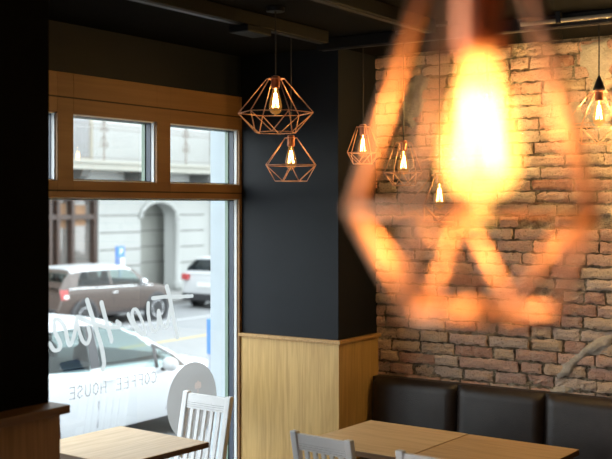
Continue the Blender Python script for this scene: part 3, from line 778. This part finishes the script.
for sx in (-.36, .36):
    for s in (2.25, 3.3):
        sm = MB(); sm.lathe([(.05, .55), (.22, .60), (.24, .85), (.20, 1.12), (.13, 1.17), (.12, 1.33), (.06, 1.36)], 16, Matrix.Translation((sx, yo(s), 0)) @ Matrix.Diagonal((1, .45, 1, 1)))
        sm.build('car_seat', M_seat, near, smooth=True)
lm = MB(); lm.grid(lambda u, v: (sd(.18 + .5 * u, .60 + .12 * v) + .006, yo(.18 + .5 * u), .60 + .12 * v), 6, 4); lm.build('headlamp', M_chrome, near)
near.scale = (1.03, 1.03, 1.03)

# the brown car with a white roof across the street
ML = 3.70
mini = empty('brown_compact_car', (-18.72, 0, GZ), 0, 'brown compact car with white roof parked across the street', 'car')
pc_ = on_x(75, 300, -17.88); mini.location.y = pc_.y + ML / 2 - .25; mini.scale = (1.03, 1.05, 1.02)
plan = [(0, .74), (.25, .90), (.8, 1), (2.9, 1), (3.4, .95), (3.62, .86), (3.7, .78)]
topT = [(0, .5), (.06, .74), (.3, .86), (.9, .95), (1.2, .98), (3.3, .99), (3.55, .96), (3.66, .8), (3.7, .5)]
roofT = [(.95, .96), (1.15, 1.12), (1.42, 1.32), (1.75, 1.40), (2.4, 1.405), (3.0, 1.395), (3.36, 1.37), (3.54, 1.20), (3.66, .97)]
beltT = [(0, .5), (.06, .70), (.5, .83), (1.1, .89), (2.2, .915), (3.3, .94), (3.6, .92), (3.7, .6)]
pan = [[(1.22, .93), (1.40, 1.17), (1.60, 1.30), (2.18, 1.325), (2.20, .95)], [(2.26, .95), (2.24, 1.325), (2.95, 1.31), (3.12, 1.24), (3.26, .985)]]
sd, yo, gh_ = make_car(mini, ML, 1.68, plan, topT, roofT, beltT, .95, 3.66, (.72, 3.08), .30, M_bcar, M_bcar, pan, M_cglass, .40, M_trim, tuck=.76)
mb = MB(); mb.grid(lambda u, v: gh_((1.52 + 1.86 * u - .95) / 2.71, .255 + .49 * v, .012), 16, 14); mb.build('roof_panel', M_pearl, mini, smooth=True)
mb = MB(); mb.tube([(sd(s, lerp_tab(beltT, s)) + .004, yo(s), lerp_tab(beltT, s)) for s in [.9 + .26 * k for k in range(11)]], .012, 6); mb.build('chrome_strip', M_chrome, mini)
tl = MB(); tl.grid(lambda u, v: (sd(3.52 + .14 * u, .70 + .22 * v) + .012, yo(3.52 + .14 * u), .70 + .22 * v), 6, 6); tlo = tl.build('tail_lamp', M_red, mini)
tl = MB(); tl.grid(lambda u, v: (sd(3.51 + .10 * u, .72 + .08 * v) + .016, yo(3.51 + .10 * u), .72 + .08 * v), 4, 4); tl.build('lamp_lens', M_plate, tlo)
BX((-.26, yo(ML) - .025, .62), (.26, yo(ML) - .004, .76)).build('licence_plate', M_plate, mini)
BX((-.55, yo(ML) - .05, .36), (.55, yo(ML) + .02, .50)).build('rear_bumper', M_trim, mini, bevel=.02)
mirror_part(mini, sd(1.3, .93), yo(1.32), .95, M_chrome); handle(mini, sd, yo, 2.15, .78, M_chrome)
seam(mini, sd, yo, [(2.22, .3), (2.24, .6), (2.22, .9)]); seam(mini, sd, yo, [(1.18, .34), (1.16, .6), (1.22, .88)])
sk = MB(); sk.grid(lambda u, v: (sd(.3 + 3.1 * u, .27 + .07 * v) + .008, yo(.3 + 3.1 * u), .27 + .07 * v), 20, 2); sk.build('side_skirt', M_trim, mini)
for sx in (-.34, .34):
    for s in (2.0, 2.85):
        sm = MB(); sm.lathe([(.05, .5), (.21, .55), (.22, .85), (.18, 1.08), (.11, 1.12), (.10, 1.25), (.04, 1.27)], 14, Matrix.Translation((sx, yo(s), 0)) @ Matrix.Diagonal((1, .45, 1, 1))); sm.build('car_seat', M_seat, mini, smooth=True)

# the white car ahead of it, seen from behind
SL = 4.2
suv = empty('white_estate_car', (-18.70, 0, GZ), 0, 'white car farther up the street, its rear half hidden by the window reveal', 'car')
ps_ = on_x(187, 300, -17.95); 
plan = [(0, .72), (.3, .9), (.9, 1), (3.4, 1), (4.0, .96), (4.15, .90), (4.2, .86)]
topT = [(0, .5), (.06, .78), (.9, .92), (1.2, .97), (3.9, .98), (4.12, .95), (4.18, .8), (4.2, .5)]
roofT = [(.95, .95), (1.4, 1.2), (1.85, 1.40), (2.4, 1.46), (3.2, 1.45), (3.7, 1.41), (3.95, 1.2), (4.12, .96)]
beltT = [(0, .5), (.06, .72), (.6, .82), (1.2, .9), (3.4, .94), (4.1, .94), (4.2, .6)]
pan = [[(1.45, .95), (1.75, 1.22), (2.0, 1.33), (2.6, 1.37), (2.62, .97)], [(2.7, .98), (2.68, 1.37), (3.3, 1.36), (3.55, 1.28), (3.7, 1.02)]]
sd, yo, gh3 = make_car(suv, SL, 1.78, plan, topT, roofT, beltT, .95, 4.12, (.8, 3.45), .32, M_pearl, M_pearl, pan, M_dkgls, .37, M_trim, tuck=.74)
suv.location.y = on_x(184, 300, -19.45).y + SL / 2
tl = MB(); tl.grid(lambda u, v: (sd(3.88 + .27 * u, .80 + .14 * v) + .012, yo(3.88 + .27 * u), .80 + .14 * v), 6, 4); tl.build('tail_lamp', M_red, suv)
BX((-.83, yo(SL) - .03, .78), (-.60, yo(SL) + .10, .95)).build('tail_lamp', M_red, suv, bevel=.02)
BX((-.26, yo(SL) - .025, .60), (.26, yo(SL) - .003, .72)).build('licence_plate', M_plate, suv)
BX((-.80, yo(SL) - .045, .22), (.80, yo(SL) + .06, .42)).build('rear_bumper', M_trim, suv, bevel=.03)

# ------------------------------------------------------------------ furniture
M_metal = paint('table_iron', (.03, .03, .032), .45)
def make_table(name, w, d, h, top_mat, label, loc, rz=0, th=.030):
    t = empty(name, loc, rz, label, 'table')
    BX((-w / 2, -d / 2, h - th), (w / 2, d / 2, h)).build('tabletop', top_mat, t, bevel=.002)
    e = MB()
    for a, b2 in (((-w / 2 - .001, -d / 2 - .001, h - th + .001), (w / 2 + .001, -d / 2 + .0005, h - .003)), ((-w / 2 - .001, d / 2 - .0005, h - th + .001), (w / 2 + .001, d / 2 + .001, h - .003)), ((-w / 2 - .001, -d / 2, h - th + .001), (-w / 2 + .0005, d / 2, h - .003)), ((w / 2 - .0005, -d / 2, h - th + .001), (w / 2 + .001, d / 2, h - .003))): e.box(a, b2)
    e.build('edge_shade', M_edge, t)  # thin dark strips imitate the shaded sides of the tabletop
    MB().lathe([(.035, .03), (.035, h - th)], 16).build('column', M_metal, t, smooth=False)
    MB().box((-.2, -.03, h - th - .02), (.2, .03, h - th - .0005)).build('top_bracket', M_metal, t)
    MB().lathe([(.21, 0), (.21, .012), (.06, .03), (.035, .04)], 28).build('base', M_metal, t)
    return t
make_table('cafe_table', .66, .62, .785, M_tabw, 'pale oak table in the window niche, beside the round window sticker', (-3.811, 4.004, 0), math.radians(-4))
make_table('cafe_table', .632, .70, .75, M_tab, 'oak table nearest the dark corner column, left of the pushed-together pair', (-2.835, 5.03, 0), math.radians(-2.2))
make_table('cafe_table', .632, .70, .748, M_tab2, 'darker oak table on the right of the pushed-together pair, before the bench', (-2.200, 5.006, 0), math.radians(-2.2))

CH = MATS['chair_white']
def make_chair(label, loc, rz):
    """faces +Y; slatted back on the -Y side"""
    c = empty('slat_back_chair', loc, rz, label, 'chair', 'white slat-back chairs')
    W2 = .163
    st = MB(); N = 12
    st.prism([(-.19, .22), (-.195, .05), (-.165, -.19), (.165, -.19), (.195, .05), (.19, .22)], .425, .455, lambda u, v, a: (u, v, a)); st.build('seat', CH, c, bevel=.008)
    def yb(z): return -.175 - max(0, z - .43) * .20 if z > .43 else -.175 - (.43 - z) * .10
    for s in (-1, 1):
        p = MB(); x = s * W2; hw = .019; hd = .017
        zs = [0, .2, .43, .6, .75, .88, .925]
        vs = []
        for z in zs:
            y = yb(z); vs += [(x - hw, y - hd, z), (x + hw, y - hd, z), (x + hw, y + hd, z), (x - hw, y + hd, z)]
        fs = [(0, 1, 2, 3), tuple(4 * (len(zs) - 1) + k for k in range(4))] + [(4 * i + k, 4 * i + (k + 1) % 4, 4 * i + 4 + (k + 1) % 4, 4 * i + 4 + k) for i in range(len(zs) - 1) for k in range(4)]
        p.add(vs, fs); p.build('back_post', CH, c, bevel=.005)
        MB().tube([(s * .165, .185, .425), (s * .172, .20, 0)], [.020, .014], 10).build('leg', CH, c)
        MB().tube([(s * .168, .19, .20), (s * .163, yb(.20), .20)], .010, 8).build('stretcher', CH, c)
    a = MB()
    def rail(z0, z1, th, x2=.148):
        y0, y1 = yb(z0), yb(z1); return [(-x2, y0 - th, z0), (x2, y0 - th, z0), (x2, y0 + th, z0), (-x2, y0 + th, z0), (-x2, y1 - th, z1), (x2, y1 - th, z1), (x2, y1 + th, z1), (-x2, y1 + th, z1)]
    F6 = [(0, 3, 2, 1), (4, 5, 6, 7), (0, 1, 5, 4), (1, 2, 6, 5), (2, 3, 7, 6), (3, 0, 4, 7)]
    # top rail: plain band, then three beads with grooves between
    a.add(rail(.868, .915, .011), F6)
    for k in range(3): a.add(rail(.835 + .0115 * k, .8435 + .0115 * k, .011), F6)
    a.add(rail(.832, .87, .0035), F6)
    a.build('top_rail', CH, c)
    MB().add(rail(.52, .555, .010), F6).build('lower_rail', CH, c)
    for k in range(5):
        x = -.102 + .051 * k; y0, y1 = yb(.55), yb(.838)
        MB().add([(x - .011, y0 - .007, .55), (x + .011, y0 - .007, .55), (x + .011, y0 + .007, .55), (x - .011, y0 + .007, .55), (x - .011, y1 - .007, .838), (x + .011, y1 - .007, .838), (x + .011, y1 + .007, .838), (x - .011, y1 + .007, .838)], F6).build('slat', CH, c)
    MB().tube([(-.166, .192, .27), (.166, .192, .27)], .010, 8).build('front_stretcher', CH, c)
    return c
make_chair('white slat-back chair behind the window table, its back against the light', (-3.868, 4.50, 0), math.radians(177))
make_chair('white slat-back chair at the near side of the left oak table', (-2.685, 4.475, 0), math.radians(-6))
make_chair('white slat-back chair at the near side of the right table, mostly below the frame', (-2.075, 4.40, 0), math.radians(-4))

# wall bench with padded backs
bench = empty('wall_bench', (-.5, 5.64, 0), 0, 'long dark brown leather bench along the brick wall', 'bench')
x = CXF + .022; xe = 2.35; ends = [on_y(453, 388, 5.82).x, on_y(541, 396, 5.82).x]
BX((x + .5, -.30, 0), (xe + .5, .34, .30)).build('base', M_black, bench)
edges = [x] + ends
while edges[-1] + .60 < xe: edges.append(edges[-1] + .60)
def cushion(name, x0, x1, y0, y1, z0, z1, axis):
    def sup(t, e=.16): return t
    mb = MB(); nu, nv = 14, 12
    cx, cz = (x0 + x1) / 2, 0
    mb.box((x0, y0, z0), (x1, y1, z1)); o = mb.build(name, M_leather, bench, bevel=.022, seg=4); smooth_by_angle(o, 60); return o
for i in range(len(edges) - 1):
    a, b2 = edges[i] + .5 + .0008, edges[i + 1] + .5 - .0008
    # backrest pad leaning a little, puffed at the centre
    mb = MB(); n1, n2 = 16, 14
    def face(u, v):
        px = a + (b2 - a) * u; pz = .44 + .478 * v
        e = min(1, min(u, 1 - u) / .028); g = min(1, min(v, 1 - v) / .05); rnd_ = (1 - (1 - e) ** 2.2) * (1 - (1 - g) ** 2.2)
        return (px, (.315 - .04) - (.03 + .035 * rnd_ + .012 * math.sin(math.pi * u) * math.sin(math.pi * v) + .03 * (1 - v)), pz)
    mb.grid(face, n1, n2)
    N1 = n2 + 1; loop = [i2 * N1 for i2 in range(n1 + 1)] + [n1 * N1 + j for j in range(1, n2 + 1)] + [i2 * N1 + n2 for i2 in range(n1 - 1, -1, -1)] + [j for j in range(n2 - 1, 0, -1)]
    bb = len(mb.v)
    for q in loop: mb.v.append((mb.v[q][0], .325, mb.v[q][2]))
    for k in range(len(loop)): mb.f.append((loop[k], bb + k, bb + (k + 1) % len(loop), loop[(k + 1) % len(loop)]))
    mb.f.append(tuple(bb + k for k in range(len(loop))))
    mb.build('back_cushion', M_leather, bench, smooth=True)
    cushion('seat_cushion', a, b2, -.30, .28, .30, .44, 2)

# ------------------------------------------------------------------ pendant lamps
def make_lamp(name, top, kind, scale, rz, label, cone=False, hot=False, power=5.0, r_wire=.0022, hs=1.0, tilt=0.0):
    L = empty(name, top, 0, label, 'pendant lamp', 'wire cage pendant lamps')
    s = scale
    if kind == 'wide': rt, rw, rb, zw, zb_, n = .042, .175, .098, -.168, -.265, 6
    else: rt, rw, rb, zw, zb_, n = .046, .112, .064, -.168, -.240, 5
    rt, rw, rb, zw, zb_ = rt * s, rw * s, rb * s, zw * s * hs, zb_ * s * hs
    A = lambda r, k, z, h=0: Vector((r * math.cos(2 * math.pi * (k + h) / n + rz), r * math.sin(2 * math.pi * (k + h) / n + rz), z))
    T = [A(rt, k, 0) for k in range(n)]; Wd = [A(rw, k, zw) for k in range(n)]; Bt = [A(rb, k, zb_, .5) for k in range(n)]
    E = []
    for k in range(n):
        j = (k + 1) % n; E += [(T[k], T[j]), (T[k], Wd[k]), (Wd[k], Wd[j]), (Wd[k], Bt[k]), (Wd[j], Bt[k]), (Bt[k], Bt[j])]
    mb = MB(); Mt = Matrix.Rotation(tilt, 3, 'X')
    for a, b2 in E: mb.tube([Mt @ a, Mt @ b2], r_wire, 6)
    for k in range(n): mb.tube([Mt @ T[k], Vector((T[k].x * .45, T[k].y * .45, .002))], r_wire, 6)
    mb.build('cage', M_copper, L, smooth=True)
    MB().lathe([(.010, .016), (.021, .012), (.0215, -.060 if hot else -.040), (.019, -.066 if hot else -.046)], 20).build('socket', M_socket, L)
    if cone: MB().lathe([(.004, .085), (.010, .070), (.030, .018), (.031, .010)], 20).build('cone_cap', M_black, L, smooth=True)
    up = CZ - top[2]
    MB().tube([(0, 0, .014), (0, 0, up - .015)], .0032, 6).build('cord', M_black, L)
    MB().lathe([(.045, up - .022), (.045, up - .002)], 20).build('ceiling_rose', M_black, L)
    prof = [(.0125, -.040), (.0135, -.052), (.0165, -.066), (.0225, -.088), (.0285, -.112), (.0315, -.132), (.0305, -.148), (.0255, -.161), (.0165, -.1695), (.006, -.1725), (.0045, -.177), (.001, -.180)]
    bs = 1.10 if hot else 1.0
    if hot: prof = [(r * 1.04, -.070 + (z + .040) * .89) for r, z in prof]
    prof = prof[:-1] + [(.0075, -.199), (.0088, -.204), (.006, -.2095), (.001, -.211)] if hot else prof  # close bulb ends in a glowing knob, shaped to imitate a highlight
    bl = MB().lathe(prof, 28).build('bulb', M_bulbhot if hot else M_bulb, L, smooth=True)
    fl = MB(); pts = []; m = 7
    for k in range(2 * m):
        a = math.pi * k / m; r = .009 if k % 2 else .0155
        pts.append((.006 * math.cos(a) + (0.0), .006 * math.sin(a), -.070) if k % 2 == 0 else (.0155 * math.cos(a), .0155 * math.sin(a), -.138))
    if hot: pts = [(x * .95, y * .95, z - .026) if q % 2 else (x * 1.7, y * 1.7, z - .030) for q, (x, y, z) in enumerate(pts)]
    fl.tube(pts, .0013 if not hot else .0022, 5, closed=True); None if hot else fl.tube([(0, 0, -.045), (0, 0, -.072)], .0015, 5)
    fl.build('filament', M_filhot if hot else M_fil, bl)
    li = bpy.data.lights.new('lamp_light', 'POINT'); li.color = (1.0, .55, .22) if hot else (1.0, .69, .29); li.energy = power; li.shadow_soft_size = .04 if hot else .014
    lo = bpy.data.objects.new('lamp_light', li); COL.objects.link(lo); lo.parent = L; lo.location = (0, 0, -.15 if hot else -.105)
    return L
make_lamp('pendant_lamp', at_d(275.5, 79, 5.2), 'wide', 1.06, .449, 'large wide copper cage lamp hanging highest before the dark column', power=2.2, hs=.93)
make_lamp('pendant_lamp', at_d(291, 138, 5.9), 'wide', .90, .065, 'smaller wide copper cage lamp hanging just below the large one at the dark column', power=1.0)
make_lamp('pendant_lamp', at_d(363, 127, 6.1), 'tall', .88, .35, 'tall narrow copper cage lamp by the edge of the dark column', power=1.0)
make_lamp('pendant_lamp', at_d(403.5, 143, 5.9), 'tall', .98, .1, 'tall copper cage lamp second along from the dark column, before the bricks', power=1.25, r_wire=.0027)
make_lamp('pendant_lamp', at_d(439.5, 175, 5.6), 'wide', .93, .45, 'lowest copper cage lamp, before the bricks beneath the big blurred one', power=1.25, r_wire=.0027)
make_lamp('pendant_lamp', at_d(599, 92, 5.45), 'wide', 1.0, .35, 'cage lamp with a black cone cap at the right edge of the brick wall', cone=True, power=19, r_wire=.0019)
make_lamp('pendant_lamp', at_d(660, 90, 5.52), 'wide', 1.0, .2, 'unseen cage lamp added beyond the right edge to brighten the brick wall', cone=True, power=36)  # added out of view, to throw warm light on the bricks
make_lamp('pendant_lamp', at_d(487, 86, 6.17), 'tall', .92, .2, 'unseen cage lamp added behind the big blurred bulb to brighten the bricks', power=17)  # added unseen, for the yellow light on the wall behind the close bulb
make_lamp('pendant_lamp', at_d(480, -26, .90), 'tall', 1.0, .90, 'blurred cage lamp hanging very close to the viewer, its bulb glaring', hot=True, power=7.2, hs=1.19, r_wire=.0043)

# ------------------------------------------------------------------ ceiling fittings
def bar_between(name, a, b2, wd, ht, label, mat=M_steel):
    a, b2 = Vector(a), Vector(b2); L = (b2 - a).length; o = empty(name, (a + b2) / 2, math.atan2(b2.y - a.y, b2.x - a.x), label, 'ceiling track')
    BX((-L / 2, -wd / 2, 0), (L / 2, wd / 2, ht)).build('rail', mat, o, bevel=.004)
    mb = MB(); mb.box((-L / 2 + .02, -wd * .22, -.003), (L / 2 - .02, wd * .22, 0)); mb.build('slot', M_black, o)
    return o
bar_between('ceiling_track', (-3.2, .6, 2.90), (-3.2, 4.98, 2.90), .07, .068, 'dark ceiling track running above the window side towards the column')
bar_between('ceiling_track', (-2.54, .6, 2.90), (-2.54, 4.98, 2.90), .07, .068, 'dark ceiling track nearer the room middle, left of the close lamp')
bar_between('ceiling_track', (-3.38, 5.22, 2.905), (2.6, 5.22, 2.905), .07, .063, 'dark ceiling track running along above the brick wall')
pp = empty('conduit_pipe', (.3, 5.13, 2.925), 0, 'thin metal pipe catching the light under the ceiling above the bricks', 'pipe')
MB().tube([(-2.4, 0, 0), (2.3, 0, 0)], .011, 10).build('tube', paint('pipe_metal', (.42, .33, .22), .4, metal=.3), pp, smooth=True)
for q in (-2.2, -1.0, .2, 1.4): BX((q - .012, -.014, -.013), (q + .012, .014, .044)).build('clip', M_steel, pp)
jb = empty('junction_box', (-3.2, 4.3, 2.86), 0, 'small dark box on the ceiling track above the window side', 'junction box')
BX((-.06, -.10, 0), (.06, .10, .036)).build('box_body', M_steel, jb, bevel=.006)
